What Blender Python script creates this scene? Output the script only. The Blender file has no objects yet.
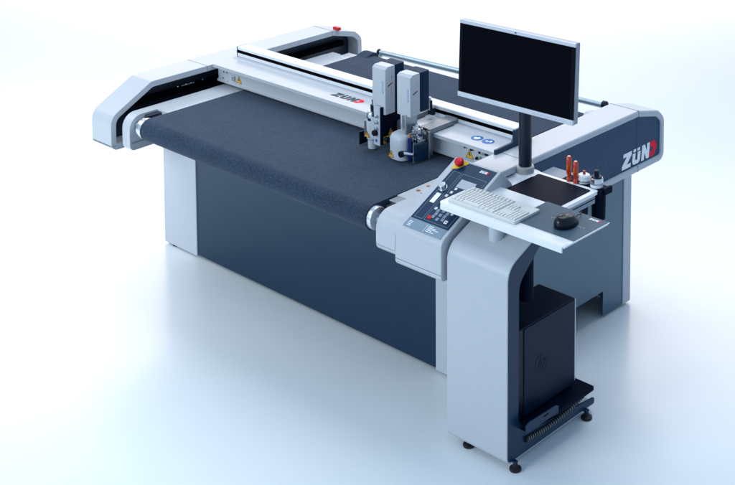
import bpy, bmesh, math, random
from mathutils import Vector, Matrix
random.seed(7)
C = bpy.context.scene
COL = C.collection
R = math.radians

# ------------------------------------------------------------------ camera
cd = bpy.data.cameras.new('camera'); cam = bpy.data.objects.new('camera', cd); COL.objects.link(cam)
cam.location = (5.352, -4.7, 3.6)
cam.rotation_euler = (R(90) - 0.0936913, 0, 0.7218766)
cd.sensor_fit = 'HORIZONTAL'; cd.sensor_width = 36.0
cd.lens = 1304.52 / 735 * 36
cd.shift_x = (367.5 - 462.226) / 735
cd.shift_y = -(242.5 + 204.738) / 735
cd.clip_start = .1; cd.clip_end = 200
C.camera = cam

# ------------------------------------------------------------------ light
w = bpy.data.worlds.new('World'); C.world = w; w.use_nodes = True
bg = w.node_tree.nodes['Background']
bg.inputs[0].default_value = (.47, .69, .98, 1); bg.inputs[1].default_value = .66
def area(name, loc, target, sx, sy, power, col=(1, 1, 1), spread=180):
    l = bpy.data.lights.new(name, 'AREA'); l.shape = 'RECTANGLE'; l.size = sx; l.size_y = sy
    l.energy = power; l.color = col; l.spread = R(spread)
    o = bpy.data.objects.new(name, l); COL.objects.link(o)
    o.location = loc
    o.rotation_euler = (Vector(target) - Vector(loc)).to_track_quat('-Z', 'Y').to_euler()
    return o
area('softbox_overhead', (.2, 1.8, 5.0), (.3, .6, .8), 4.0, 3.2, 155, (.94, .97, 1))
area('softbox_backdrop', (-7.4, 8.8, 6.0), (-7.9, 9.4, 0), 14, 6, 1480, (1, .85, .76))
area('floor_fill_left', (-4.2, -2.4, 4.4), (-3.8, -2.0, 0), 4.0, 3.0, 105, (1, .97, .93), 120)  # added fill, aimed down to brighten the floor at front left
area('softbox_front', (-1.0, -7.0, 3.4), (.2, 0, .5), 4.0, 2.5, 285, (.84, .95, 1))
C.view_settings.view_transform = 'Standard'; C.view_settings.look = 'None'
C.view_settings.exposure = 0; C.view_settings.gamma = 1
C.cycles.max_bounces = 8

# ------------------------------------------------------------------ materials
def mat(name, col, rough=.5, metal=0, var=.04, scale=40, bump=0, bscale=400, spec=.5, coat=0, trans=0, rvar=0, tint=None):
    m = bpy.data.materials.new(name); m.use_nodes = True
    nt = m.node_tree; b = nt.nodes['Principled BSDF']
    tc = nt.nodes.new('ShaderNodeTexCoord')
    n = nt.nodes.new('ShaderNodeTexNoise'); n.inputs['Scale'].default_value = scale; n.inputs['Detail'].default_value = 5
    nt.links.new(tc.outputs['Object'], n.inputs['Vector'])
    r = nt.nodes.new('ShaderNodeValToRGB')
    r.color_ramp.elements[0].position = .3; r.color_ramp.elements[1].position = .7
    r.color_ramp.elements[0].color = [c * (1 - var) for c in col] + [1]
    r.color_ramp.elements[1].color = [min(1, c * (1 + var)) for c in col] + [1]
    nt.links.new(n.outputs['Fac'], r.inputs[0]); nt.links.new(r.outputs[0], b.inputs['Base Color'])
    b.inputs['Roughness'].default_value = rough; b.inputs['Metallic'].default_value = metal
    b.inputs['Specular IOR Level'].default_value = spec
    if tint: b.inputs['Specular Tint'].default_value = (*tint, 1)
    if coat: b.inputs['Coat Weight'].default_value = coat; b.inputs['Coat Roughness'].default_value = .1
    if trans: b.inputs['Transmission Weight'].default_value = trans
    if rvar:
        mr = nt.nodes.new('ShaderNodeMapRange'); mr.inputs[3].default_value = rough - rvar; mr.inputs[4].default_value = rough + rvar
        n3 = nt.nodes.new('ShaderNodeTexNoise'); n3.inputs['Scale'].default_value = 3; n3.inputs['Detail'].default_value = 6
        nt.links.new(tc.outputs['Object'], n3.inputs['Vector'])
        nt.links.new(n3.outputs['Fac'], mr.inputs[0]); nt.links.new(mr.outputs[0], b.inputs['Roughness'])
    if bump:
        n2 = nt.nodes.new('ShaderNodeTexNoise'); n2.inputs['Scale'].default_value = bscale; n2.inputs['Detail'].default_value = 3
        nt.links.new(tc.outputs['Object'], n2.inputs['Vector'])
        bp = nt.nodes.new('ShaderNodeBump'); bp.inputs['Strength'].default_value = bump; bp.inputs['Distance'].default_value = .001
        nt.links.new(n2.outputs['Fac'], bp.inputs['Height']); nt.links.new(bp.outputs[0], b.inputs['Normal'])
    return m
WHITE = mat('white_powder_coat', (.485, .515, .555), .34, bump=.10, bscale=700, var=.015, rvar=.04)
PALE = mat('pale_grey_paint', (.48, .52, .57), .38, bump=.08, bscale=600, var=.02)
LEGW = mat('leg_white_paint', (.50, .53, .58), .45, bump=.1, bscale=600, var=.015)
FPAN = mat('satin_front_panel', (.0008, .015, .046), .23, bump=.04, bscale=400, var=.06, scale=5, rvar=.03, spec=.62, tint=(.55, .86, 1))
NAVY = mat('dark_blue_panel', (.0015, .028, .072), .34, spec=.3, bump=.05, bscale=500, var=.08, scale=6, rvar=.05)
NAVYS = mat('glossy_blue_skirt', (.0015, .030, .080), .26, bump=.04, bscale=500, var=.06, scale=6, rvar=.03, spec=1.7, tint=(.6, .88, 1))
NAVYT = mat('textured_blue_panel', (.012, .052, .120), .5, spec=.35, bump=.5, bscale=260, var=.5, scale=170)
INNER = mat('dark_recess_panel', (.010, .020, .040), .4, bump=.05, var=.1)
BLACK = mat('black_plastic', (.002, .006, .018), .38, spec=.22, bump=.08, var=.1)
BLACKM = mat('black_powder_coat', (.001, .005, .017), .55, spec=.05, bump=.2, bscale=600, var=.1)
RUBBER = mat('black_rubber', (.006, .007, .010), .6, var=.2)
SLOT = mat('slot_black', (.001, .001, .002), .9, spec=.05)
STEEL = mat('brushed_steel', (.66, .69, .73), .24, metal=1, var=.05, scale=60)
STEELD = mat('dull_steel', (.40, .43, .47), .38, metal=1, var=.08, scale=60)
STEELK = mat('dark_machined_steel', (.20, .22, .25), .40, metal=.7, var=.1, scale=60)
BACKN = mat('dark_blue_cover', (.003, .022, .058), .5, spec=.12)
SEAM = mat('panel_gap', (.10, .14, .20), .7, spec=.1)
GLOSSB = mat('glossy_black_plastic', (.002, .005, .013), .26, spec=.35)
ALU = mat('anodised_aluminium', (.72, .75, .80), .30, metal=.85, var=.03, scale=80)
SILV = mat('silver_plastic', (.55, .58, .64), .32, metal=.35, var=.02)
SILVD = mat('grey_silver_casing', (.30, .33, .38), .35, metal=.5, var=.02)
KEYW = mat('ivory_key_plastic', (.68, .69, .67), .5, var=.02)
TRAYW = mat('white_sheet_metal', (.80, .82, .84), .36, var=.015)
MATG = mat('slate_mouse_mat', (.045, .095, .14), .5, var=.05, spec=.25)
SCREEN = mat('glossy_screen', (.0002, .0008, .0035), .3, spec=.03, var=.05)
BEZ = mat('screen_frame_black', (.001, .002, .006), .35, spec=.06, var=.05)
RED = mat('red_plastic', (.62, .006, .015), .35, spec=.3, var=.03)
TUBE = mat('pale_steel_tube', (.55, .66, .72), .33, metal=.75, var=.05, scale=30)
REDK = mat('dark_red_knob', (.34, .02, .02), .35)
REDP = mat('red_print', (.95, .003, .03), .5, spec=.15, var=.02)
WPRINT = mat('white_print', (.93, .94, .95), .5, var=.02)
DPRINT = mat('dark_print', (.02, .035, .06), .5, var=.02)
YEL = mat('yellow_sticker', (.80, .55, .02), .45, var=.03)
AMBER = mat('amber_sticker', (.78, .40, .015), .45, var=.03)
BLUE = mat('blue_sticker', (.010, .13, .45), .4, var=.03)
BLUEP = mat('blue_anodised', (.004, .030, .15), .3, metal=.3, var=.05)
ORANGE = mat('orange_translucent', (.58, .045, .006), .16, var=.15, scale=60, coat=.4)
GLASSY = mat('clear_plastic', (.78, .80, .83), .12, var=.04, coat=.4)
LCD = mat('lcd_grey', (.42, .46, .52), .25, var=.03)
LABEL = mat('grey_label_film', (.20, .28, .36), .3, var=.05)
LINE = mat('panel_outline_print', (.20, .27, .36), .5, var=.02)
LIMEG = mat('warm_grey_plastic', (.42, .42, .41), .45, var=.02)
BLACKP = mat('dark_satin_tube', (.004, .012, .028), .38, spec=.35, var=.1)
GREYP = mat('slate_sheet', (.22, .27, .33), .45, var=.03)
RAILW = mat('white_anodised_rail', (.74, .76, .79), .35, var=.02)
DOOR = mat('dark_blue_black_door', (.0008, .011, .034), .42, spec=.16, var=.1)
COPPER = mat('copper_screw', (.45, .20, .07), .35, metal=.8, var=.1)

def belt_mat():
    m = bpy.data.materials.new('felt_belt'); m.use_nodes = True
    nt = m.node_tree; b = nt.nodes['Principled BSDF']; L = nt.links
    tc = nt.nodes.new('ShaderNodeTexCoord')
    a = nt.nodes.new('ShaderNodeTexNoise'); a.inputs['Scale'].default_value = 210; a.inputs['Detail'].default_value = 3; a.inputs['Roughness'].default_value = .62
    c = nt.nodes.new('ShaderNodeTexNoise'); c.inputs['Scale'].default_value = 9; c.inputs['Detail'].default_value = 5
    L.new(tc.outputs['Object'], a.inputs['Vector']); L.new(tc.outputs['Object'], c.inputs['Vector'])
    r = nt.nodes.new('ShaderNodeValToRGB'); r.color_ramp.elements[0].position = .36; r.color_ramp.elements[1].position = .66
    r.color_ramp.elements[0].color = (.003, .010, .024, 1); r.color_ramp.elements[1].color = (.034, .060, .102, 1)
    L.new(a.outputs['Fac'], r.inputs[0])
    mx = nt.nodes.new('ShaderNodeMix'); mx.data_type = 'RGBA'; mx.blend_type = 'OVERLAY'; mx.inputs[0].default_value = .28
    L.new(r.outputs[0], mx.inputs[6]); L.new(c.outputs['Color'], mx.inputs[7]); 
    bw = nt.nodes.new('ShaderNodeRGBToBW'); L.new(c.outputs['Fac'], bw.inputs[0]); L.new(bw.outputs[0], mx.inputs[7])
    L.new(mx.outputs[2], b.inputs['Base Color'])
    b.inputs['Roughness'].default_value = .92; b.inputs['Specular IOR Level'].default_value = .2
    b.inputs['Sheen Weight'].default_value = .12; b.inputs['Sheen Roughness'].default_value = .6
    b.inputs['Sheen Tint'].default_value = (.7, .8, 1, 1)
    bp = nt.nodes.new('ShaderNodeBump'); bp.inputs['Strength'].default_value = .3; bp.inputs['Distance'].default_value = .001
    L.new(a.outputs['Fac'], bp.inputs['Height']); L.new(bp.outputs[0], b.inputs['Normal'])
    return m
FELT = belt_mat()
FLOOR = mat('satin_studio_floor', (.80, .84, .865), .25, var=.006, scale=2, rvar=.02, spec=.42)

# ------------------------------------------------------------------ mesh helpers
def roundpoly(corners, seg=6):
    """corners: (a, b, radius) -> list of points with filleted corners"""
    out = []; n = len(corners)
    for i, (x, y, r) in enumerate(corners):
        p = Vector((x, y)); a = Vector(corners[i - 1][:2]); b = Vector(corners[(i + 1) % n][:2])
        if r <= 0: out += [p.copy()] * 1; continue
        u = (a - p).normalized(); v = (b - p).normalized()
        ang = u.angle(v); d = r / math.tan(ang / 2)
        d = min(d, (a - p).length * .48, (b - p).length * .48); r = d * math.tan(ang / 2)
        c = p + (u + v).normalized() * (r / math.sin(ang / 2))
        s = p + u * d - c; e = p + v * d - c
        tot = s.angle_signed(e)
        for k in range(seg + 1):
            t = -tot * k / seg
            out.append(c + Vector((s.x * math.cos(t) - s.y * math.sin(t), s.x * math.sin(t) + s.y * math.cos(t))))
    return out
def inset(corners, d):
    """offset a closed polygon (with radii) inwards by d"""
    n = len(corners); pts = [Vector(c[:2]) for c in corners]
    area2 = sum(pts[i].x * pts[(i + 1) % n].y - pts[(i + 1) % n].x * pts[i].y for i in range(n))
    sg = 1 if area2 > 0 else -1
    res = []
    for i in range(n):
        p, a, b = pts[i], pts[i - 1], pts[(i + 1) % n]
        e1 = (p - a).normalized(); e2 = (b - p).normalized()
        n1 = Vector((-e1.y, e1.x)) * sg; n2 = Vector((-e2.y, e2.x)) * sg
        m = (n1 + n2); m = m / max(.2, m.dot(n1))
        q = p + m * d; res.append((q.x, q.y, max(.002, corners[i][2] - d * .8) if corners[i][2] > 0 else 0))
    return res
AX = {'X': lambda t, a, b: (t, a, b), 'Y': lambda t, a, b: (a, t, b), 'Z': lambda t, a, b: (a, b, t)}
class B:
    def __init__(s): s.bm = bmesh.new(); s.xf = None
    def v(s, p):
        p = Vector(p)
        if s.xf is not None: p = s.xf @ p
        return s.bm.verts.new(p)
    def face(s, vs):
        try: return s.bm.faces.new(vs)
        except ValueError: return None
    def box(s, x0, x1, y0, y1, z0, z1):
        p = [s.v((x, y, z)) for z in (z0, z1) for x, y in ((x0, y0), (x1, y0), (x1, y1), (x0, y1))]
        for f in ((0, 3, 2, 1), (4, 5, 6, 7), (0, 1, 5, 4), (1, 2, 6, 5), (2, 3, 7, 6), (3, 0, 4, 7)): s.face([p[i] for i in f])
        return s
    def prism(s, pts, ax, a, b):
        f = AX[ax]; A = [s.v(f(a, *p)) for p in pts]; Bv = [s.v(f(b, *p)) for p in pts]; n = len(pts)
        s.face(A); s.face(Bv[::-1])
        for i in range(n): s.face([A[i], Bv[i], Bv[(i + 1) % n], A[(i + 1) % n]])
        return s
    def loft(s, loops, cap=True, closed=True):
        rows = [[s.v(p) for p in l] for l in loops]; n = len(rows[0])
        for A, Bv in zip(rows, rows[1:]):
            for i in range(n if closed else n - 1): s.face([A[i], A[(i + 1) % n], Bv[(i + 1) % n], Bv[i]])
        if cap: s.face(rows[0][::-1]); s.face(rows[-1])
        return s
    def cyl(s, p0, p1, r0, r1=None, n=24, cap=True):
        r1 = r0 if r1 is None else r1
        p0, p1 = Vector(p0), Vector(p1); d = (p1 - p0).normalized()
        u = d.orthogonal().normalized(); w_ = d.cross(u)
        L = []
        for p, r in ((p0, r0), (p1, r1)): L.append([p + (u * math.cos(2 * math.pi * k / n) + w_ * math.sin(2 * math.pi * k / n)) * r for k in range(n)])
        return s.loft(L, cap)
    def lathe(s, c, prof, n=28):
        c = Vector(c)
        return s.loft([[c + Vector((r * math.cos(2 * math.pi * k / n), r * math.sin(2 * math.pi * k / n), z)) for k in range(n)] for r, z in prof])
    def tube(s, path, r, n=8):
        path = [Vector(p) for p in path]; L = []
        for i, p in enumerate(path):
            d = (path[min(i + 1, len(path) - 1)] - path[max(i - 1, 0)]).normalized()
            u = d.orthogonal().normalized() if i == 0 else (u - d * u.dot(d)).normalized()
            w_ = d.cross(u)
            L.append([p + (u * math.cos(2 * math.pi * k / n) + w_ * math.sin(2 * math.pi * k / n)) * r for k in range(n)])
        return s.loft(L)
    def build(s, name, m, parent=None, bevel=0, seg=2, smooth=35, label=None):
        bm = s.bm
        bmesh.ops.recalc_face_normals(bm, faces=bm.faces)
        vs = [v.co for v in bm.verts]
        lo = Vector([min(v[i] for v in vs) for i in range(3)]); hi = Vector([max(v[i] for v in vs) for i in range(3)])
        c = (lo + hi) / 2
        bmesh.ops.translate(bm, verts=bm.verts, vec=-c)
        me = bpy.data.meshes.new(name); bm.to_mesh(me); bm.free()
        me.materials.append(m)
        for p in me.polygons: p.use_smooth = True
        me.set_sharp_from_angle(angle=R(smooth))
        o = bpy.data.objects.new(name, me); COL.objects.link(o)
        pw = Vector((0, 0, 0)); q = parent
        while q: pw += q.location; q = q.parent
        o.location = c - pw; o.parent = parent
        if bevel:
            mod = o.modifiers.new('bevel', 'BEVEL'); mod.width = bevel; mod.segments = seg; mod.limit_method = 'ANGLE'; mod.angle_limit = R(40)
            mod.harden_normals = True
        if label: o['label'] = label
        return o
def root(name, loc, label, cat, group=None):
    o = bpy.data.objects.new(name, None); COL.objects.link(o); o.location = loc; o.empty_display_size = .1
    o['label'] = label; o['category'] = cat
    if group: o['group'] = group
    return o
def bx(name, m, parent, x0, x1, y0, y1, z0, z1, bevel=.002, **k): return B().box(x0, x1, y0, y1, z0, z1).build(name, m, parent, bevel, **k)

# flat printed art on a plane: origin o, axes u, v (unit), thickness along n
class Plane:
    def __init__(s, o, u, v):
        s.o, s.u, s.v = Vector(o), Vector(u).normalized(), Vector(v).normalized(); s.n = s.u.cross(s.v)
    def p(s, a, b, h=0): return s.o + s.u * a + s.v * b + s.n * h
    def poly(s, b, pts, h0=-.0005, h1=.0008):
        A = [b.v(s.p(x, y, h0)) for x, y in pts]; D = [b.v(s.p(x, y, h1)) for x, y in pts]; n = len(pts)
        b.face(A[::-1]); b.face(D)
        for i in range(n): b.face([A[i], A[(i + 1) % n], D[(i + 1) % n], D[i]])
    def ring(s, b, outer, inner, h0=-.0005, h1=.0008):
        n = len(outer)
        for i in range(n):
            j = (i + 1) % n; s.poly(b, [outer[i], outer[j], inner[j], inner[i]], h0, h1)
    def rect(s, b, x0, x1, y0, y1, h0=-.0005, h1=.0008): s.poly(b, [(x0, y0), (x1, y0), (x1, y1), (x0, y1)], h0, h1)
    def outline(s, b, x0, x1, y0, y1, t, h0=-.0005, h1=.0008):
        s.rect(b, x0, x1, y0, y0 + t, h0, h1); s.rect(b, x0, x1, y1 - t, y1, h0, h1)
        s.rect(b, x0, x0 + t, y0 + t, y1 - t, h0, h1); s.rect(b, x1 - t, x1, y0 + t, y1 - t, h0, h1)
def circ(cx, cy, r, n=28, ry=None): return [(cx + r * math.cos(2 * math.pi * k / n), cy + (ry or r) * math.sin(2 * math.pi * k / n)) for k in range(n)]

def wordmark(pl, x, y, wid, h, m1, m2, parent, hh=.0012):
    """ZUEN wordmark: three heavy letters and the red arrow shaped D"""
    sx = wid / 3.42
    def T(pts): return [(x + (px + .10 * py - .05) * sx, y + py * h) for px, py in pts]
    b = B()
    def P(*pts): pl.poly(b, T(pts), -.0005, hh)
    P((0, 0), (.86, 0), (.86, .24), (.46, .24), (.88, .76), (.88, 1), (.06, 1), (.06, .76), (.42, .76), (0, .24))
    P((1.00, .74), (1.00, .22), (1.06, .08), (1.20, 0), (1.58, 0), (1.72, .08), (1.78, .22), (1.78, .74), (1.50, .74), (1.50, .26), (1.28, .26), (1.28, .74))
    P((1.06, .82), (1.30, .82), (1.30, 1), (1.06, 1)); P((1.46, .82), (1.70, .82), (1.70, 1), (1.46, 1))
    P((1.92, 0), (2.19, 0), (2.19, .50), (2.44, 0), (2.70, 0), (2.70, 1), (2.43, 1), (2.43, .52), (2.19, 1), (1.92, 1))
    b.build('lettering', m1, parent)
    b = B()
    pl.poly(b, T([(2.78, 1), (3.18, 1), (3.47, .54), (3.16, .0), (2.78, .0), (2.78, .36), (3.00, .36), (3.10, .50), (3.00, .66), (2.78, .66)]), -.0005, hh)
    b.build('red_emblem', m2, parent)

def warning(pl, x, y, s, parent, label=None):
    b = B(); pl.poly(b, [(x - s / 2, y), (x + s / 2, y), (x, y + s * .9)]); t = b.build('warning_sticker', AMBER, parent)
    b = B()
    o3 = [(x - s / 2, y), (x + s / 2, y), (x, y + s * .9)]; cx, cy = x, y + s * .3
    i3 = [(cx + (px - cx) * .86, cy + (py - cy) * .86) for px, py in o3]
    pl.ring(b, o3, i3, .0004, .0012)
    pl.poly(b, [(x - .05 * s, y + .60 * s), (x + .08 * s, y + .60 * s), (x + .02 * s, y + .40 * s), (x + .14 * s, y + .40 * s), (x - .04 * s, y + .12 * s), (x + .0 * s, y + .32 * s), (x - .13 * s, y + .32 * s)], .0004, .0012)
    b.build('warning_symbol', DPRINT, parent)
    return t

# ------------------------------------------------------------------ setting
b = B()
prof = [(-26, 0)]
sweep = []
for k in range(13):
    a = R(90) * k / 12; sweep.append((16 + 4 * math.sin(a), 4 - 4 * math.cos(a)))
path = [(-14, 0)] + [(y, z) for y, z in sweep] + [(20, 7)]
Dv = Vector((math.sin(-.7218766), math.cos(-.7218766), 0)); Rv = Vector((Dv.y, -Dv.x, 0)); O = Vector((.6, .3, 0))
rows = [[O + Dv * y + Rv * x + Vector((0, 0, z)) for x in (-26, 26)] for y, z in path]
b.loft(rows, cap=False, closed=False)
fl = b.build('floor', FLOOR); fl['kind'] = 'structure'; fl['label'] = 'pale blue and white seamless studio floor sweeping up behind'

# ------------------------------------------------------------------ the cutting machine
M = root('cutting_machine', (0, .6, 0), 'large white flatbed cutter with dark felt conveyor, bridge and blue panels', 'cutting machine')

# legs (L sections at the four corners) and panels
def leg(x0, x1, y0, y1): return bx('leg', LEGW, M, x0, x1, y0, y1, .014, .80, .004)
leg(-1.328, -.999, .036, .115); leg(.999, 1.328, .036, .115)
leg(-1.328, -.999, 1.255, 1.33); leg(.999, 1.328, 1.255, 1.33)
for x in (-1.25, 1.25):
    for y in (.075, 1.29):
        B().cyl((x, y, 0), (x, y, .016), .03).build('levelling_foot', RUBBER, M)
bx('front_panel', FPAN, M, -.997, .997, .044, .062, .02, .872, .0015)
bx('rear_panel', NAVY, M, -.997, .997, 1.30, 1.318, .02, .872, .0015)
for sx in (-1, 1):                       # side panels: wide skirt with two feet
    pts = [(.116, .02), (.30, .02), (.30, .160), (1.067, .160), (1.067, .02), (1.254, .02), (1.254, .79), (.116, .79)]
    B().prism(pts, 'X', sx * 1.322, sx * 1.304).build('side_panel', NAVYS, M, .001)
bx('under_frame', INNER, M, -1.295, 1.295, .12, 1.25, .70, .80, .002)
for x in (-1.0, 1.0):
    bx('inner_post', NAVY, M, x - .02, x + .02, 1.03, 1.24, .02, .70, .002)

# side covers: hollow shells with dark recess panels
outer = [(-.447, .775, .045), (-.447, .978, .085), (-.155, 1.133, .07), (1.35, 1.133, .05), (1.555, 1.083, .06), (1.618, 1.03, .07), (1.618, .775, .05)]
front_cut = [(.02, .775, .0), (.02, 1.133, .0), (1.35, 1.133, .05), (1.555, 1.083, .06), (1.618, 1.03, .07), (1.618, .775, .05)]
def side_cover(x_in, x_out, corners, mark=False):
    """open on both sides; a dark panel fills each opening"""
    ins = inset(corners, .037)
    lo, li = roundpoly(corners), roundpoly(ins)
    b = B(); X = lambda x, pts: [(x, p[0], p[1]) for p in pts]
    sg = 1 if x_out > x_in else -1
    di, do = .10, .012
    # outer skin, rim, inner wall on both faces
    b.loft([X(x_in + sg * di, li), X(x_in, li), X(x_in, lo), X(x_out, lo), X(x_out, li), X(x_out - sg * do, li)], cap=False)
    sc = b.build('side_cover', WHITE, M, .003 if x_out < 0 else .011, 3, 25)
    big = roundpoly(inset(corners, .030))
    B().prism(big, 'X', x_in + sg * di, x_in + sg * (di + .006)).build('inner_panel', INNER, sc)
    B().prism(big, 'X', x_out - sg * do, x_out - sg * (do + .004)).build('outer_panel', NAVYT, sc)
    return sc
def seam(sc, y, x0, x1, z=1.1335, t=.0028):
    B().box(min(x0, x1), max(x0, x1), y - t / 2, y + t / 2, z - .004, z + .0004).build('seam', SEAM, sc)
left = side_cover(-1.16, -1.36, outer)
right = side_cover(1.16, 1.36, front_cut)
seam(left, .262, -1.358, -1.162); seam(left, 1.336, -1.358, -1.162)
seam(right, 1.345, 1.162, 1.358); seam(right, .335, 1.162, 1.358)
for sc, x0, x1 in ((left, -1.1596, -1.164), (right, 1.3596, 1.364)):
    pass
bx('seam', SEAM, left, -1.357, -1.163, -.4474, -.444, .8015, .8040, 0)
bx('seam', SEAM, left, -1.165, -1.1596, -.443, -.414, .8015, .8040, 0)
bx('seam', SEAM, left, -1.165, -1.1596, 1.3346, 1.3374, 1.097, 1.131, 0)
bx('seam', SEAM, left, -1.165, -1.1596, .2606, .2634, 1.097, 1.131, 0)
bx('seam', SEAM, right, 1.355, 1.3604, 1.3436, 1.3464, 1.097, 1.131, 0)
bx('seam', SEAM, right, 1.355, 1.3604, 1.3436, 1.3464, .777, .811, 0)
bx('seam', INNER, right, 1.3475, 1.3489, 1.3436, 1.3464, .813, 1.094, 0)
wordmark(Plane((1.3482, 1.203, .824), (0, 1, 0), (0, 0, 1)), 0, 0, .345, .088, WPRINT, REDP, right)
# guide rail and details in the left recess
bx('guide_rail', SLOT, left, -1.255, -1.215, -.30, 1.50, .985, 1.02, .004)
bx('guide_rail', BLACK, left, -1.25, -1.205, -.28, .30, .93, .95, .004)
for y in (.06, .12, .16, .25): bx('rail_screw', STEEL, left, -1.204, -1.198, y, y + .012, 1.035, 1.041, .001)
bx('rail_clip', STEELD, left, -1.214, -1.208, .10, .20, 1.028, 1.034, .001)
b = B(); b.box(-1.195, -1.138, 1.372, 1.40, 1.128, 1.150); b.build('stop_button', RED, left, .004)

# table frames either side of the belt
nose = [(-.402, .792, .035), (-.402, 1.003, .085), (1.30, 1.003, .01), (1.30, .815, .01)]
lf = B().prism(roundpoly(nose), 'X', -1.112, -1.036).build('table_frame', WHITE, M, .003)
bx('table_edge', WHITE, M, -1.036, -.932, -.205, 1.285, .93, 1.0015, .001)
bx('table_edge', WHITE, M, -1.16, -1.112, .30, 1.27, .93, .985, .001)
noser = [(-.404, .812, .035), (-.404, 1.003, .085), (.10, 1.003, .01), (.10, .835, .01)]
rf = B().prism(roundpoly(noser), 'X', 1.012, 1.142).build('table_frame', WHITE, M, .003)
bx('table_edge', WHITE, M, .945, 1.012, -.185, 1.285, .93, 1.002, .001)
bx('table_edge', WHITE, M, 1.045, 1.1605, .10, 1.285, .93, 1.002, .001)
bx('seam', SEAM, rf, 1.014, 1.137, -.4043, -.401, .845, .8470, 0)
for x, y in ((.985, -.075), (.985, -.0)): 
    B().cyl((x + .0, y, 1.000), (x, y, 1.0035), .011).build('screw', COPPER, M)
for x, y in ((1.02, -.09), (1.02, -.05)): B().cyl((x, y, 1.000), (x, y, 1.003), .004).build('screw', STEELD, M)
bx('roller_bracket', BLACK, M, .975, 1.013, -.30, -.18, .86, .992, .004)
bx('roller_bracket', STEELD, M, .950, 1.008, -.25, -.187, .985, .999, .002)
bx('roller_bracket', INNER, M, -1.03, -.99, -.30, -.207, .86, .995, .004)
bx('seam', SEAM, lf, -1.0362, -1.033, -.39, 0.0, .840, .842, 0)

# conveyor belt
b = B(); r = .065; yc, zc = -.345, .940
pf = [(1.455, 1.005)] + [(yc - r * math.sin(R(a)), zc + r * math.cos(R(a))) for a in range(0, 181, 9)] + [(1.40, .875)]
rear = [(1.40 + (.065) * math.cos(R(a)) , .94 + .065 * math.sin(R(a))) for a in range(-90, 91, 15)]
pf = pf[1:-1] + rear
b.prism(pf, 'X', -.924, .943); belt = b.build('conveyor_belt', FELT, M, .0015, 2, 40)
B().cyl((-.952, yc, zc), (-.922, yc, zc), .0625, n=48).build('roller', ALU, M, .003)
B().cyl((-.975, yc, zc), (-.9525, yc, zc), .056, n=48).build('roller_cap', STEEL, M, .002)
B().cyl((-1.036, yc, zc), (-.975, yc, zc), .026, n=24).build('roller_axle', STEELD, M, .001)
B().cyl((.941, yc, zc), (.972, yc, zc), .058, n=40).build('roller', ALU, M, .004)
B().cyl((.972, yc, zc), (1.012, yc, zc), .026, n=24).build('roller_axle', STEELD, M, .001)
b = B()                                   # raised end of the belt at the rear
b.prism(roundpoly([(1.33, 1.0035, .0), (1.40, 1.026, .04), (1.455, 1.018, .03), (1.463, .95, .01), (1.33, .95, 0)], 4), 'X', -.925, -.83)
b.build('belt_end', FELT, M, .004, 2, 50)
b = B(); b.cyl((-.949, 1.6, .962), (.935, 1.6, 1.012), .0235, n=32); tb = b.build('rear_tube', TUBE, M)
B().cyl((-.972, 1.6, .961), (-.945, 1.6, .962), .024).build('tube_cap', BLACK, tb, .002); B().cyl((.934, 1.6, 1.012), (.96, 1.6, 1.012), .024).build('tube_cap', BLACK, tb, .002)
for sx in (-1, 1):
    bx('tube_bracket', STEELD, M, sx * .95 - .012, sx * .95 + .012, 1.46, 1.62, .93, .955, .003)
    bx('tube_bracket', BLACK, M, sx * .95 - .015, sx * .95 + .015, 1.44, 1.50, .955, .985, .003)
bx('table_edge', WHITE, M, -1.06, -.935, 1.285, 1.40, .93, .985, .004)
B().prism(roundpoly([(1.30, .93, 0), (1.30, 1.00, .0), (1.36, 1.045, .03), (1.44, 1.03, .03), (1.46, .93, .01)], 4), 'X', .98, 1.10).build('belt_guard', WHITE, M, .003)

# bridge
bp = [(.300, 1.119), (.300, 1.139), (.460, 1.139), (.468, 1.145), (.500, 1.145), (.580, 1.145), (.580, 1.03),
      (.56, 1.022), (.335, 1.022), (.333, 1.034), (.345, 1.040), (.342, 1.112), (.345, 1.119)]
BR = B().prism(bp, 'X', -1.152, 1.172).build('bridge', WHITE, M, .0016, 2, 30)
B().prism([(.500, 1.1455), (.500, 1.166), (.522, 1.166), (.522, 1.187), (.500, 1.187), (.500, 1.203), (.504, 1.207), (.580, 1.207), (.584, 1.203), (.584, 1.1455)], 'X', -1.152, 1.172).build('bridge_rail', RAILW, BR, .0016)
bx('slot_strip', SLOT, BR, -1.150, 1.170, .5025, .521, 1.1665, 1.1865, 0)
B().prism([(.292, 1.10), (.292, 1.158), (.425, 1.160), (.442, 1.172), (.445, 1.222), (.592, 1.226), (.592, 1.02), (.40, 1.02)], 'X', 1.1725, 1.188).build('end_cap', NAVY, BR, .003)
bx('end_cap', INNER, BR, -1.156, -1.1525, .498, .586, 1.145, 1.207, 0)
top = Plane((0, 0, 1.1392), (1, 0, 0), (0, 1, 0))
wordmark(top, -.142, .374, .237, .058, DPRINT, REDP, BR)
for i, cx in enumerate((.966, 1.043)):
    b = B(); top.poly(b, circ(cx, .402, .034, 36)); b.build('safety_sticker', BLUE, BR)
    b = B()
    if i == 0:
        top.poly(b, [(cx - .018, .392), (cx - .006, .384), (cx + .012, .390), (cx + .020, .408), (cx + .004, .420), (cx - .004, .408), (cx - .016, .410)], .0005, .0014)
    else:
        top.poly(b, [(cx - .020, .398), (cx - .004, .392), (cx + .006, .402), (cx - .010, .410)], .0005, .0014)
        top.poly(b, [(cx + .004, .404), (cx + .018, .396), (cx + .022, .410), (cx + .010, .422)], .0005, .0014)
    b.build('safety_symbol', WPRINT, BR)
face = Plane((0, .3425, 0), (1, 0, 0), (0, 0, 1))
fw = Plane((0, .3430, 0), (1, 0, 0), (0, 0, 1))
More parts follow.
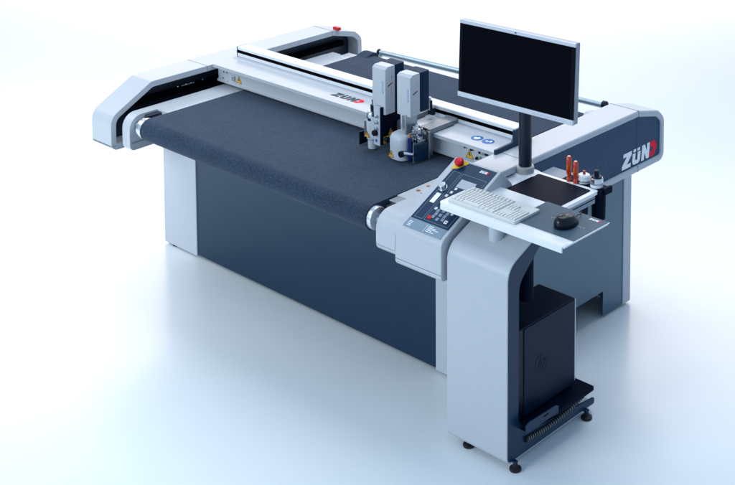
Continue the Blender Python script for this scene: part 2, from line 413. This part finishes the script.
warning(fw, -.945, 1.046, .052, BR); warning(fw, .965, 1.044, .056, BR)
bx('socket', PALE, BR, -1.005, -.982, .330, .3435, 1.052, 1.082, .002)
for z in (1.058, 1.070):
    for x in (-1.000, -.992): bx('socket_hole', INNER, BR, x, x + .005, .3285, .331, z, z + .006, 0)
for x, z in ((-1.09, 1.09), (-1.06, 1.092), (-1.10, 1.05), (-1.05, 1.035)): B().cyl((x, .338, z), (x, .3440, z), .005).build('screw', STEEL, BR)
for x, z, m in ((.938, 1.104, BLACK), (.984, 1.100, BLACK), (1.040, 1.098, BLACK), (1.056, 1.096, ALU), (1.070, 1.098, STEELD), (1.086, 1.098, BLACK), (1.018, 1.060, BLACK), (1.040, 1.066, STEELD)):
    B().cyl((x, .331, z), (x, .3440, z), .0075, .0085, n=14).build('connector', m, BR, .001)

# ------------------------------------------------------------------ tool heads (ride on the bridge)
def cover(par, x0, x1, z0, z1, y0=.16, y1=.235, y2=.31, dark=None):
    ch = .030
    b = B(); X0, X1 = x0, x1
    # plan outline with a chamfered, slightly domed top
    plan = roundpoly([(x0, y0, .005), (x1, y0, .005), (x1, y1, .003), (x0, y1, .003)], 4)
    plan2 = roundpoly([(x0 + .002, y0 + .016, .005), (x1 - .002, y0 + .020, .005), (x1 - .002, y1, .003), (x0 + .002, y1, .003)], 4)
    b.loft([[(p.x, p.y, z0) for p in plan], [(p.x, p.y, z1 - .012) for p in plan], [(p.x, p.y, z1) for p in plan2]])
    c = b.build('head_cover', WHITE, par, .0015, 2, 25)
    b = B(); plan = roundpoly([(x0 - .004, y1 + .002, .004), (x1 + .002, y1 + .002, .004), (x1 + .002, y2, .012), (x0 - .004, y2, .012)], 5)
    b.prism([(p.x, p.y) for p in plan], 'Z', z0 + .01, z1 + .002); b.build('head_back', BACKN, par, .003)
    fr = Plane((0, y0, 0), (1, 0, 0), (0, 0, 1)); sd = Plane((x1, 0, 0), (0, 1, 0), (0, 0, 1))
    b = B()
    for k in range(9): fr.rect(b, x1 - .020, x1 - .015, z1 - .145 + k * .008, z1 - .1395 + k * .008)
    b.build('lettering', BLUE, par)
    b = B(); sd.poly(b, [(y0 + .02, z1 - .110), (y0 + .048, z1 - .098), (y0 + .048, z1 - .092), (y0 + .02, z1 - .103)]); b.build('lettering', DPRINT, par)
    b = B(); sd.poly(b, circ(y0 + .053, z1 - .0945, .0042, 12)); b.build('red_emblem', REDP, par)
    for dz in (-.060, -.150):
        b = B(); sd.poly(b, circ(y0 + .052, z1 + dz, .0035, 10)); b.build('screw', STEELD, par)

def carriage(x0, x1):
    b = B()
    b.prism(roundpoly([(.262, 1.02, 0), (.262, 1.168, .015), (.484, 1.168, .004), (.494, 1.180, .003), (.496, 1.145, 0), (.296, 1.1415, 0), (.296, 1.02, 0)], 4), 'X', x0, x1)
    return b
H1 = carriage(.43, .53).build('tool_head', STEELK, M, .002)
cover(H1, .421, .522, 1.225, 1.486)
bx('tool_plate', BLACKM, H1, .499, .507, .142, .305, 1.058, 1.266, .002)
bx('tool_plate', PALE, H1, .452, .498, .140, .156, 1.052, 1.268, .003)
bx('tool_body', STEELD, H1, .45, .498, .158, .27, 1.07, 1.255, .003)
for z in (1.148, 1.182, 1.216): B().cyl((.478, .126, z), (.478, .141, z), .0095, .011, n=16).cyl((.478, .122, z), (.478, .127, z), .006, n=12).build('adjusting_screw', STEEL, H1, .001)
B().cyl((.468, .122, 1.122), (.468, .142, 1.122), .016, .017, n=20).build('knob', BLACK, H1, .002)
b = B(); B_ = Plane((0, .140, 0), (1, 0, 0), (0, 0, 1)); B_.poly(b, circ(.472, 1.078, .009, 20)); b.build('safety_sticker', BLUE, H1)
warning(Plane((.507, 0, 0), (0, 1, 0), (0, 0, 1)), .215, 1.102, .042, H1)
b = B(); Plane((.507, 0, 0), (0, 1, 0), (0, 0, 1)).rect(b, .160, .255, 1.062, 1.100); b.build('caution_label', AMBER, H1)
# left router style spindle
def spindle(par, x, y):
    B().lathe((x, y, 0), [(.014, 1.012), (.026, 1.014), (.028, 1.03), (.028, 1.062), (.034, 1.070), (.036, 1.165), (.034, 1.172)]).build('spindle', WHITE, par, 0, smooth=30)
    B().lathe((x, y, 0), [(.030, 1.172), (.030, 1.186)]).build('spindle_collar', BLACK, par)
    B().lathe((x, y, 0), [(.034, 1.186), (.035, 1.200), (.030, 1.216), (.022, 1.222)]).build('spindle_collar', STEEL, par)
    B().lathe((x, y, 0), [(.013, 1.222), (.013, 1.255), (.006, 1.258), (.006, 1.285)]).build('spindle_cap', BLACK, par, .001)
spindle(H1, .410, .175)
bx('spindle_body', PALE, H1, .425, .452, .142, .20, 1.075, 1.20, .006)
bx('side_bracket', STEELD, H1, .366, .374, .15, .20, 1.07, 1.165, .002)
warning(Plane((0, .1375, 0), (1, 0, 0), (0, 0, 1)), .402, 1.082, .038, H1)
bx('guard', BLACK, H1, .315, .323, .16, .24, 1.012, 1.085, .003); bx('guard', BLACK, H1, .323, .38, .225, .235, 1.03, 1.085, .003)
for dx in (.0, .014): B().cyl((.436 + dx, .150, 1.20), (.436 + dx, .150, 1.262), .004, n=10).build('air_hose', BLACK, H1)
B().cyl((.524, .155, 1.095), (.548, .155, 1.095), .012, .017, n=16).build('knob', BLACK, H1, .002)

H2 = carriage(.665, .745).build('tool_head', STEELK, M, .002)
cover(H2, .608, .708, 1.255, 1.479)
# knife module: bulbous light housing
b = B()
def oval(cx, cy, rx, ry, z, n=32): return [(cx + rx * math.copysign(abs(math.cos(t)) ** .75, math.cos(t)), cy + ry * math.copysign(abs(math.sin(t)) ** .75, math.sin(t)), z) for t in [2 * math.pi * k / n for k in range(n)]]
b.loft([oval(.632, .175, .052, .048, 1.012), oval(.632, .175, .061, .056, 1.018), oval(.632, .177, .064, .060, 1.09), oval(.632, .178, .064, .060, 1.128), oval(.634, .182, .060, .057, 1.144), oval(.640, .192, .046, .048, 1.156), oval(.644, .198, .030, .036, 1.160)])
b.build('knife_housing', PALE, H2, 0, smooth=50)
B().cyl((.612, .128, 1.118), (.612, .146, 1.112), .017, .019, n=20).cyl((.612, .122, 1.119), (.612, .130, 1.117), .010, n=16).build('knob', STEEL, H2, .001)
B().lathe((.632, .175, 0), [(.020, 1.006), (.030, 1.008), (.030, 1.014)]).build('foot_ring', STEELD, H2)
warning(Plane((0, .1185, 0), (1, 0, 0), (0, 0, 1)), .604, 1.026, .042, H2)
for x in (.618, .655): B().cyl((x, .19, 1.16), (x, .19, 1.262), .011, n=16).build('guide_rod', STEEL, H2)
bx('rod_plate', STEELD, H2, .668, .682, .155, .24, 1.15, 1.262, .002)
B().lathe((.712, .150, 0), [(.008, 1.016), (.010, 1.02), (.012, 1.05), (.012, 1.145), (.008, 1.15)]).build('knife_holder', BLUEP, H2)
B().lathe((.712, .150, 0), [(.008, 1.15), (.008, 1.158), (.006, 1.166)]).build('knife_cap', COPPER, H2)
B().cyl((.684, .105, 1.062), (.684, .122, 1.062), .017, n=18).build('knob', BLACK, H2, .002)
B().cyl((.684, .118, 1.064), (.74, .15, 1.064), .010, n=14).build('clamp_lever', STEEL, H2, .001)
bx('module_plate', NAVY, H2, .735, .745, .165, .262, 1.018, 1.108, .003)
bx('module_frame', STEELD, H2, .728, .7345, .155, .262, 1.012, 1.12, .002)
bx('module_frame', STEELD, H2, .742, .752, .255, .268, 1.012, 1.16, .002)
b = B()
for k in range(16):
    x = random.uniform(.70, .74); y = random.uniform(.165, .245); z = random.uniform(1.11, 1.21); s = random.uniform(.006, .014)
    b.box(x - s, x + s, y - s, y + s, z - s * 1.2, z + s * 1.2)
b.build('valve_block', STEEL, H2, .002)
for k in range(5):
    x = .725 + .012 * (k % 2); y = .17 + .018 * k
    B().cyl((x, y, 1.13 + .012 * k), (x + .022, y - .004, 1.13 + .012 * k), .007, n=12).build('valve_fitting', (BLACK, ALU, BLUEP, STEEL, BLACK)[k], H2)
for dx, dz, m in ((.0, 0, STEELD), (.022, .012, BLACK), (.012, .03, STEEL)): B().cyl((.565 + dx * .9, .455, 1.19), (.565 + dx * .9, .455, 1.235 + dz), .007, n=14).build('connector', m, H2, .001)
bx('cable_clip', BLACK, H2, .560, .60, .452, .475, 1.165, 1.205, .003)

# ------------------------------------------------------------------ control panel
CP = B().prism(roundpoly([(-.402, .778, .028), (-.402, .972, .055), (.035, 1.1835, .006), (.12, 1.10, .0), (.12, .90, 0), (-.20, .778, 0)], 8), 'X', 1.138, 1.438).build('control_panel', WHITE, M, .006, 3)
bx('seam', SEAM, CP, 1.141, 1.435, -.4023, -.399, .812, .8145, 0)
fp0 = Vector((1.18, -.389, .9865)); fdir = Vector((0, .419, .1955)).normalized()
# measured outline lies on the slope of the housing top
sl = (Vector((0, .035, 1.1835)) - Vector((0, -.402, .972))).normalized()
fp0 = Vector((1.18, -.402, .972)) + sl * .018
F = Plane(fp0, (1, 0, 0), sl)
def onface(name, m, fn, par=CP):
    b = B(); fn(b); return b.build(name, m, par)
onface('face_plate', NAVY, lambda b: F.rect(b, 0, .24, .058, .456, -.001, .0014))
onface('label_film', LABEL, lambda b: F.rect(b, -.004, .238, .0, .0565, -.001, .0012))
def tx(b):
    for x0, rows in ((.012, (.036, .028, .018, .010)), (.132, (.044, .036, .028, .020, .012))):
        for i, v in enumerate(rows):
            F.rect(b, x0, x0 + (.022 if x0 < .1 else .03 + .02 * ((i * 7) % 3)), v, v + .0028, .0008, .0018)
    F.rect(b, .120, .1215, .004, .050, .0008, .0018)
onface('label_text', WPRINT, tx)
def ln(b):
    F.outline(b, .016, .066, .068, .385, .0016, .001, .002); F.outline(b, .076, .228, .068, .385, .0016, .001, .002)
onface('panel_outline', LINE, ln)
onface('display', LCD, lambda b: F.rect(b, .094, .190, .300, .352, .0005, .0024))
onface('key_slot', WPRINT, lambda b: F.rect(b, .026, .054, .172, .236, .0005, .002))
kc = F.p(.040, .268)
B().cyl(kc, kc + F.n * .010, .023, n=32).cyl(kc + F.n * .010, kc + F.n * .030, .020, .018, n=32).build('knob', STEEL, CP, .002)
def key(u, v, s, m, name='button'): onface(name, m, lambda b: F.rect(b, u - s, u + s, v - s, v + s, .0005, .0034))
key(.096, .090, .0105, RED)
for u, v in ((.091, .148), (.195, .147), (.088, .235), (.098, .262), (.106, .288), (.12, .235), (.150, .235), (.180, .235)): key(u, v, .0072, KEYW)
key(.197, .094, .009, WPRINT)
onface('button_symbol', RED, lambda b: F.poly(b, circ(.197, .094, .004, 12), .003, .004))
for du, dv in ((0, .027), (0, -.027), (.027, 0), (-.027, 0), (0, 0), (-.03, .02), (.03, .02), (-.03, -.02), (.03, -.02)): key(.142 + du, .120 + dv, .0085, LINE if du or dv else LABEL)
onface('yellow_plate', YEL, lambda b: F.poly(b, [(-.012, .392), (.022, .404), (.060, .452), (.052, .462), (.018, .462), (-.012, .430)], -.001, .0022))
ec = F.p(.020, .432)
B().cyl(ec, ec + F.n * .018, .016, n=24).build('emergency_stem', BLACK, CP)
b = B(); un, vn = F.u, F.v
b.loft([[ec + F.n * h + (un * math.cos(2 * math.pi * k / 32) + vn * math.sin(2 * math.pi * k / 32)) * r for k in range(32)] for r, h in ((.019, .012), (.0235, .015), (.0245, .027), (.0215, .032), (.012, .034))])
b.build('emergency_button', RED, CP, 0, smooth=50)
wordmark(Plane(F.p(.150, .424, .001), F.u, F.v), 0, 0, .055, .016, WPRINT, REDP, CP, .001)

# ------------------------------------------------------------------ workstation stand
S = root('workstation_stand', (1.64, -.1, 0), 'white and dark blue pedestal with keyboard shelf and swing pole beside cutter', 'workstation')
XL, XR_ = 1.455, 1.818
def shell_path(yo=0.0, zo=0.0, rad=.10):
    return roundpoly([(.29, .035, 0), (-.382 + 0, .035, .03), (-.382, .955 + zo, rad), (-.12, 1.066, .12), (.06, 1.088, 0)], 10)
po = shell_path()
def offs(path, d):
    out = []
    for i, p in enumerate(path):
        a = path[max(i - 1, 0)]; c = path[min(i + 1, len(path) - 1)]; t = (c - a).normalized()
        out.append(p + Vector((t.y, -t.x)) * d)
    return out
# open path runs foot -> front -> top: interior lies on its right-hand side
pi_ = offs(po, .014)
b = B(); poly = po + pi_[::-1]
b.prism(poly, 'X', XL, XR_)
b.build('shell', WHITE, S, .003, 3, 30)
def side_plate(x0, x1, m):
    o_ = offs(po, .0065); front = [p for p in o_]
    op = roundpoly([(.292, .066, .0), (-.20, .130, .06), (-.300, .20, .07), (-.300, .86, .10), (-.13, 1.005, .12), (.06, 1.055, .0)], 8)
    b = B(); b.prism(front + op[::-1], 'X', x0, x1); return b.build('side_plate', m, S, .0015)
side_plate(XR_ - .012, XR_ + .0015, NAVY); side_plate(XL - .001, XL + .012, WHITE)
bx('back_plate', INNER, S, XL + .013, XL + .02, -.27, .05, .14, .93, 0)
for x in (XL + .095, XR_ + .012):
    for y in (-.335, .212):
        b = B(); b.lathe((x, y, 0), [(.026, 0), (.028, .004), (.027, .012), (.012, .018), (.010, .040)]); b.build('levelling_foot', RUBBER, S, 0)
bx('foot_arm', NAVY, S, XR_ - .01, XR_ + .02, -.345, -.325, .036, .044, .001); bx('foot_arm', NAVY, S, XR_ - .01, XR_ + .02, .20, .225, .036, .044, .001)
# computer shelf with hanging flap, cable spiral beneath
bx('computer_shelf', BLACKM, S, XL + .03, 1.862, -.285, .225, .166, .172, .001)
B().prism([(-.30, .165), (-.30, .206), (-.275, .214), (-.075, .206), (-.055, .195), (-.055, .165)], 'X', 1.857, 1.8625).build('shelf_flap', NAVY, S, .001)
bx('shelf_flap', BLACKM, S, 1.857, 1.8625, -.05, .225, .150, .1655, .001)
bx('flap_slot', SLOT, S, 1.8622, 1.8635, -.17, -.135, .190, .195, 0)
b = B(); pth = []
for k in range(31):
    t = k / 30; pth.append((1.822, -.255 + .47 * t, .105 + .028 * t - .05 * math.sin(math.pi * t) * .5))
b.tube(pth, .013, 10)
cs = b.build('cable_sleeve', RUBBER, S)
b = B()
for k in range(1, 30):
    p = Vector(pth[k]); d = (Vector(pth[k]) - Vector(pth[k - 1])).normalized()
    b.cyl(p - d * .0022, p + d * .0018, .0142, n=14)
b.build('sleeve_rib', STEELK, cs)
B().cyl((1.70, -.10, .68), (1.70, -.10, 1.055), .036, n=28).build('inner_post', BLACKM, S)
bx('clamp', BLACKM, S, 1.665, 1.78, -.13, -.07, .985, 1.0, .003)
# keyboard shelf
B().lathe((1.640, -.245, 0), [(.036, .985), (.036, 1.102)]).build('shelf_post', PALE, S)
lip = [(-.312, 1.082), (-.312, 1.108), (-.306, 1.113), (-.24, 1.113), (-.24, 1.109), (-.302, 1.109), (-.306, 1.104), (-.306, 1.082)]
b = B(); b.prism(roundpoly([(1.330, -.305, .025), (2.074, -.305, .004), (2.074, .030, .004), (1.330, .030, .03)], 5), 'Z', 1.103, 1.111)
b.build('keyboard_shelf', TRAYW, S, .0015)
B().prism([(-.314, 1.084), (-.314, 1.106), (-.305, 1.1125), (-.262, 1.1125), (-.262, 1.1095), (-.300, 1.109), (-.306, 1.102), (-.306, 1.084)], 'X', 1.352, 2.066).build('shelf_lip', TRAYW, S, .001)
# rear tray with drawer
b = B(); b.prism(roundpoly([(1.345, .035, .03), (1.792, .035, .015), (1.792, .352, .015), (1.345, .352, .06)], 6), 'Z', 1.072, 1.090); b.build('rear_tray', TRAYW, S, .003)
bx('drawer', GREYP, S, 1.50, 1.785, .05, .33, 1.030, 1.0715, .003)
bx('drawer_gap', SLOT, S, 1.7845, 1.7862, .09, .325, 1.052, 1.056, 0)
bx('tray_strut', BLACKM, S, 1.70, 1.78, .12, .28, .99, 1.0295, .003)
bx('swing_arm', PALE, S, 1.42, 1.52, -.05, .10, 1.045, 1.0715, .01)
B().lathe((1.385, .285, 0), [(.046, 1.099), (.046, 1.128), (.043, 1.132), (.030, 1.133)]).build('pole_collar', LIMEG, S)
B().lathe((1.385, .285, 0), [(.085, 1.086), (.066, 1.091), (.054, 1.099), (.030, 1.0995)]).build('collar_flange', TRAYW, S, 0, smooth=60)
B().lathe((1.385, .285, 0), [(.033, 1.05), (.033, 1.60)]).build('monitor_pole', BLACKP, S)
# tool holder bar on a dark post
bx('tool_holder', BLACKM, S, 1.56, 1.802, .338, .432, 1.066, 1.088, .003)
bx('tool_holder_bracket', BLACKM, S, 1.796, 1.812, .372, .438, 1.060, 1.094, .003)
bx('tool_holder_plate', GREYP, S, 1.40, 1.56, .36, .50, 1.060, 1.066, .002)
B().lathe((1.762, .392, 0), [(.034, .93), (.036, 1.066)]).build('holder_post', BLACKM, S)
B().lathe((1.768, .372, 0), [(.008, .93), (.018, .925), (.018, .905), (.010, .90)]).build('clamp_knob', BLACK, S)

# ------------------------------------------------------------------ monitor
yaw, tilt = R(2.215), R(2.4765); mw, mh = .7148, .3986
Mn = root('monitor', (1.385, .25, 1.45), 'wide flat black screen in silver frame on dark pole', 'monitor')
xf = Matrix.Translation((1.3833, .2, 1.6391)) @ Matrix.Rotation(yaw, 4, 'Z') @ Matrix.Rotation(-tilt, 4, 'X')
def mon(name, m, x0, x1, y0, y1, z0, z1, bevel=.002):
    b = B(); b.xf = xf; b.box(x0, x1, y0, y1, z0, z1); return b.build(name, m, Mn, bevel)
hw, hh = mw / 2, mh / 2
mon('casing', SILVD, -hw, hw, .004, .042, -hh, hh, .006)
mon('frame', SILV, -hw, hw, 0, .012, hh - .020, hh, .003)
mon('frame', SILV, -hw, hw, -.003, .012, -hh, -hh + .026, .003)
mon('bezel', BEZ, -hw + .002, -hw + .022, .0005, .012, -hh + .026, hh - .020, .001)
mon('bezel', BEZ, hw - .024, hw - .002, .0005, .012, -hh + .026, hh - .020, .001)
mon('screen', SCREEN, -hw + .022, hw - .024, .002, .012, -hh + .026, hh - .020, 0)
mon('back_shell', BEZ, -hw * .75, hw * .75, .042, .062, -hh * .7, hh * .7, .015)
mon('webcam', BLUEP, -.006, .004, -.0012, .002, hh - .013, hh - .006, .0005)
b = B(); b.xf = xf
for k in range(9): b.box(.12 + k * .022, .134 + k * .022, -.0042, -.002, -hh + .010, -hh + .0128)
b.build('button_row', STEELD, Mn)
b = B(); b.box(1.345, 1.425, .255, .275, 1.50, 1.62); b.build('mount_plate', BLACKM, Mn, .003)

# ------------------------------------------------------------------ keyboard, mat, mouse
K = root('keyboard', (1.565, -.165, 1.1125), 'ivory white full-size keyboard on the white shelf', 'keyboard')
kx0, kx1, ky0, ky1, kz = 1.362, 1.768, -.272, -.082, 1.1115
B().prism(roundpoly([(kx0, ky0, .008), (kx1, ky0, .008), (kx1, ky1, .008), (kx0, ky1, .008)], 4), 'Z', kz, kz + .015).build('keyboard_base', KEYW, K, .003)
rows = []
ux = (kx1 - kx0 - .016) / 22.5; uy = (ky1 - ky0 - .022) / 6.2
proto = {}
def kkey(cx, cy, n):
    x, y = kx0 + .008 + cx * ux, ky0 + .012 + cy * uy
    wk = n * ux
    if n not in proto:
        b = B(); g = .0009
        b.loft([[(g, g, 0), (wk - g, g, 0), (wk - g, uy - g, 0), (g, uy - g, 0)], [(g + .0014, g + .0012, .0055), (wk - g - .0014, g + .0012, .0055), (wk - g - .0014, uy - g - .0012, .0062), (g + .0014, uy - g - .0012, .0062)]])
        b.xf = None
        o = b.build('key', KEYW, K, .0012, 2); proto[n] = (o, o.location.copy() + K.location); o.location = o.location + Vector((x, y, kz + .015)); return
    src, c0 = proto[n]
    o = src.copy(); COL.objects.link(o); o.parent = K
    o.location = (c0 - K.location) + Vector((x, y, kz + .015))
for r_ in range(4):
    off = (.0, .25, .5, .0)[r_]
    for c_ in range(14): kkey(c_ * 15 / 14, 1 + r_, 15 / 14)
cx = 0
for n in (1.5, 1.25, 1.25, 6, 1.5, 1.5, 2): kkey(cx, 0, n); cx += n
for c_ in range(12): kkey(.2 + c_ * 1.24, 5.2, 1.05)
for r_ in range(3):
    for c_ in range(3): kkey(15.4 + c_, (0, 3, 4)[r_], 1.0)
for r_ in range(4):
    for c_ in range(4): kkey(18.6 + c_ * .97, (0, 1.0, 2, 3)[r_] , .97)
MM = root('mouse_mat', (1.9, -.1, 1.1115), 'slate grey stiff mouse mat with pale edge on white shelf', 'mouse mat')
bx('mat_base', TRAYW, MM, 1.718, 2.078, -.237, .034, 1.1115, 1.1135, .0006)
bx('mat_surface', MATG, MM, 1.7195, 2.0735, -.2355, .0325, 1.1136, 1.1150, .0004)
mp = Plane((0, 0, 1.1152), (1, 0, 0), (0, 1, 0))
wordmark(mp, 1.985, -.002, .062, .016, WPRINT, REDP, MM, .0004)
b = B()
for i in range(14): mp.rect(b, 1.845 + i * .0135, 1.853 + i * .0135 + .002 * (i % 3), -.100 + (.003 if i % 2 else 0), -.0965 + (.003 if i % 3 else 0), -.0002, .0003)
b.build('printed_line', LABEL, MM)
Ms = root('mouse', (1.945, -.105, 1.1155), 'black computer mouse on the slate mat', 'mouse')
b = B()
import itertools
rings = []
cxm, cym = 1.945, -.115
for j in range(11):
    ph = R(90) * j / 10; zz = 1.1155 + .054 * math.sin(ph); rr = math.cos(ph) ** .55 if j < 10 else .02
    rings.append([(cxm + .046 * rr * math.cos(t) * (1 - .10 * math.sin(t)), cym + .072 * rr * math.sin(t) - .012 * math.sin(ph), zz - .010 * (.5 + .5 * math.sin(t)) * math.sin(ph)) for t in [2 * math.pi * k / 32 for k in range(32)]])
b.loft(rings); b.build('mouse_body', GLOSSB, Ms, 0, smooth=60)
B().cyl((cxm - .004, cym + .034, 1.1475), (cxm + .004, cym + .034, 1.1475), .008, n=16).build('scroll_wheel', RUBBER, Ms)
b = B(); b.tube([(cxm, cym + .060, 1.125), (cxm - .002, cym + .085, 1.132), (cxm - .008, cym + .12, 1.124), (cxm - .03, cym + .15, 1.118), (cxm - .07, cym + .165, 1.1), (cxm - .10, cym + .17, 1.07)], .0026); b.build('mouse_cable', RUBBER, Ms)
PD = B().prism(roundpoly([(1.442, .064, .012), (1.766, .064, .012), (1.766, .322, .012), (1.442, .322, .012)], 4), 'Z', 1.0905, 1.0935).build('desk_pad', BLACKM, None, .001)
PD['label'] = 'flat black rectangular pad on the white rear tray'; PD['category'] = 'desk pad'

# ------------------------------------------------------------------ computer
T = root('computer_tower', (1.69, -.06, .172), 'black desktop computer tower with round logo in stand', 'computer')
tx0, tx1, ty0, ty1, tz0, tz1 = 1.57, 1.79, -.284, .165, .1725, .615
bx('case', BLACK, T, tx0, tx1, ty0, ty1, tz0 + .012, tz1, .005)
bx('side_door', DOOR, T, tx1 - .001, tx1 + .004, ty0 + .055, ty1 - .006, tz0 + .018, tz1 - .006, .002)
bx('edge_highlight', SILV, T, tx1 - .002, tx1 + .0045, ty1 - .005, ty1 + .001, tz0 + .03, tz1 - .004, .001)  # pale strip stands in for the highlight along the case's rear edge
for x in (tx0 + .03, tx1 - .03):
    for y in (ty0 + .05, ty1 - .05): bx('case_foot', RUBBER, T, x - .012, x + .012, y - .02, y + .02, tz0, tz0 + .0125, .001)
sp = Plane((tx1 + .004, -.100, .400), (0, 1, 0), (0, 0, 1))
b = B(); sp.ring(b, circ(0, 0, .046, 40), circ(0, 0, .043, 40), -.0005, .0009)
def bar(x0, y0, x1, y1, t): sp.poly(b, [(x0, y0), (x0 + t, y0), (x1 + t, y1), (x1, y1)], -.0005, .0009)
bar(-.026, -.022, -.004, .040, .006); bar(-.012, -.022, -.003, .004, .006); sp.poly(b, [(-.011, .010), (-.004, .012), (-.002, .004), (-.009, .002)], -.0005, .0009); sp.rect(b, -.012, -.002, .008, .013, -.0005, .0009)
bar(-.003, -.042, .017, .013, .006); sp.rect(b, .016, .030, .008, .013, -.0005, .0009); bar(.018, -.018, .028, .010, .006); sp.rect(b, .007, .021, -.022, -.017, -.0005, .0009)
b.build('logo_emblem', DOOR, T)

# ------------------------------------------------------------------ tools on the holder
def screwdriver(x, y, h, label):
    t = root('screwdriver', (x, y, 1.089), label, 'screwdriver', 'orange screwdrivers in the holder')
    b = B(); n = 24; rs = [(.010, .0), (.0125, .004), (.0125, .014), (.0085, .020), (.0085, .030), (.0128, .040), (.0138, h * .55), (.0130, h - .006), (.008, h)]
    b.loft([[(x + r * (1 - .10 * (k % 4 == 0)) * math.cos(2 * math.pi * k / n), y + r * (1 - .10 * (k % 4 == 0)) * math.sin(2 * math.pi * k / n), 1.089 + z) for k in range(n)] for r, z in rs])
    b.build('handle', ORANGE, t, 0, smooth=40)
    b = B(); b.rect = None
    pl = Plane((x, y - .0135, 1.089 + h * .50), (1, 0, 0), (0, 0, 1))
    for k in range(5): pl.rect(b, -.002, .002, k * .005, k * .005 + .003, -.001, .0002)
    b.build('handle_print', YEL, t)
    B().cyl((x, y, 1.02), (x, y, 1.089), .0035, n=12).build('blade', STEEL, t)
screwdriver(1.609, .352, .128, 'taller orange translucent screwdriver handle, left of the pair in black holder')
screwdriver(1.650, .352, .112, 'shorter orange translucent screwdriver handle, right of the pair in black holder')
j = root('tool_pot', (1.676, .388, 1.0885), 'clear pot with small red knob behind shorter orange screwdriver', 'tool pot', 'clear pots on the tool holder')
B().lathe((1.676, .388, 1.0885), [(.026, 0), (.031, .003), (.031, .036), (.027, .042), (.012, .044)]).build('pot', GLASSY, j, 0, smooth=30)
B().lathe((1.676, .388, 1.0885), [(.0315, .008), (.0318, .016), (.0315, .017)]).build('pot_band', STEELD, j)
B().lathe((1.676, .388, 1.0885), [(.007, .043), (.007, .054), (.0085, .056), (.0085, .060), (.004, .062)]).build('knob', REDK, j, 0)
j = root('tool_pot', (1.756, .382, 1.0885), 'clear banded pot with tall black cap at holder end', 'tool pot', 'clear pots on the tool holder')
B().lathe((1.756, .382, 1.0885), [(.026, 0), (.032, .004), (.032, .018)]).build('pot', GLASSY, j)
B().lathe((1.756, .382, 1.0885), [(.0325, .018), (.0325, .026)]).build('pot_band', STEELD, j)
B().lathe((1.756, .382, 1.0885), [(.032, .026), (.032, .046), (.029, .050)]).build('pot_collar', STEEL, j)
B().lathe((1.756, .382, 1.0885), [(.028, .049), (.026, .056), (.013, .058), (.012, .070), (.012, .084), (.009, .086)]).build('pot_cap', BLACK, j, 0)
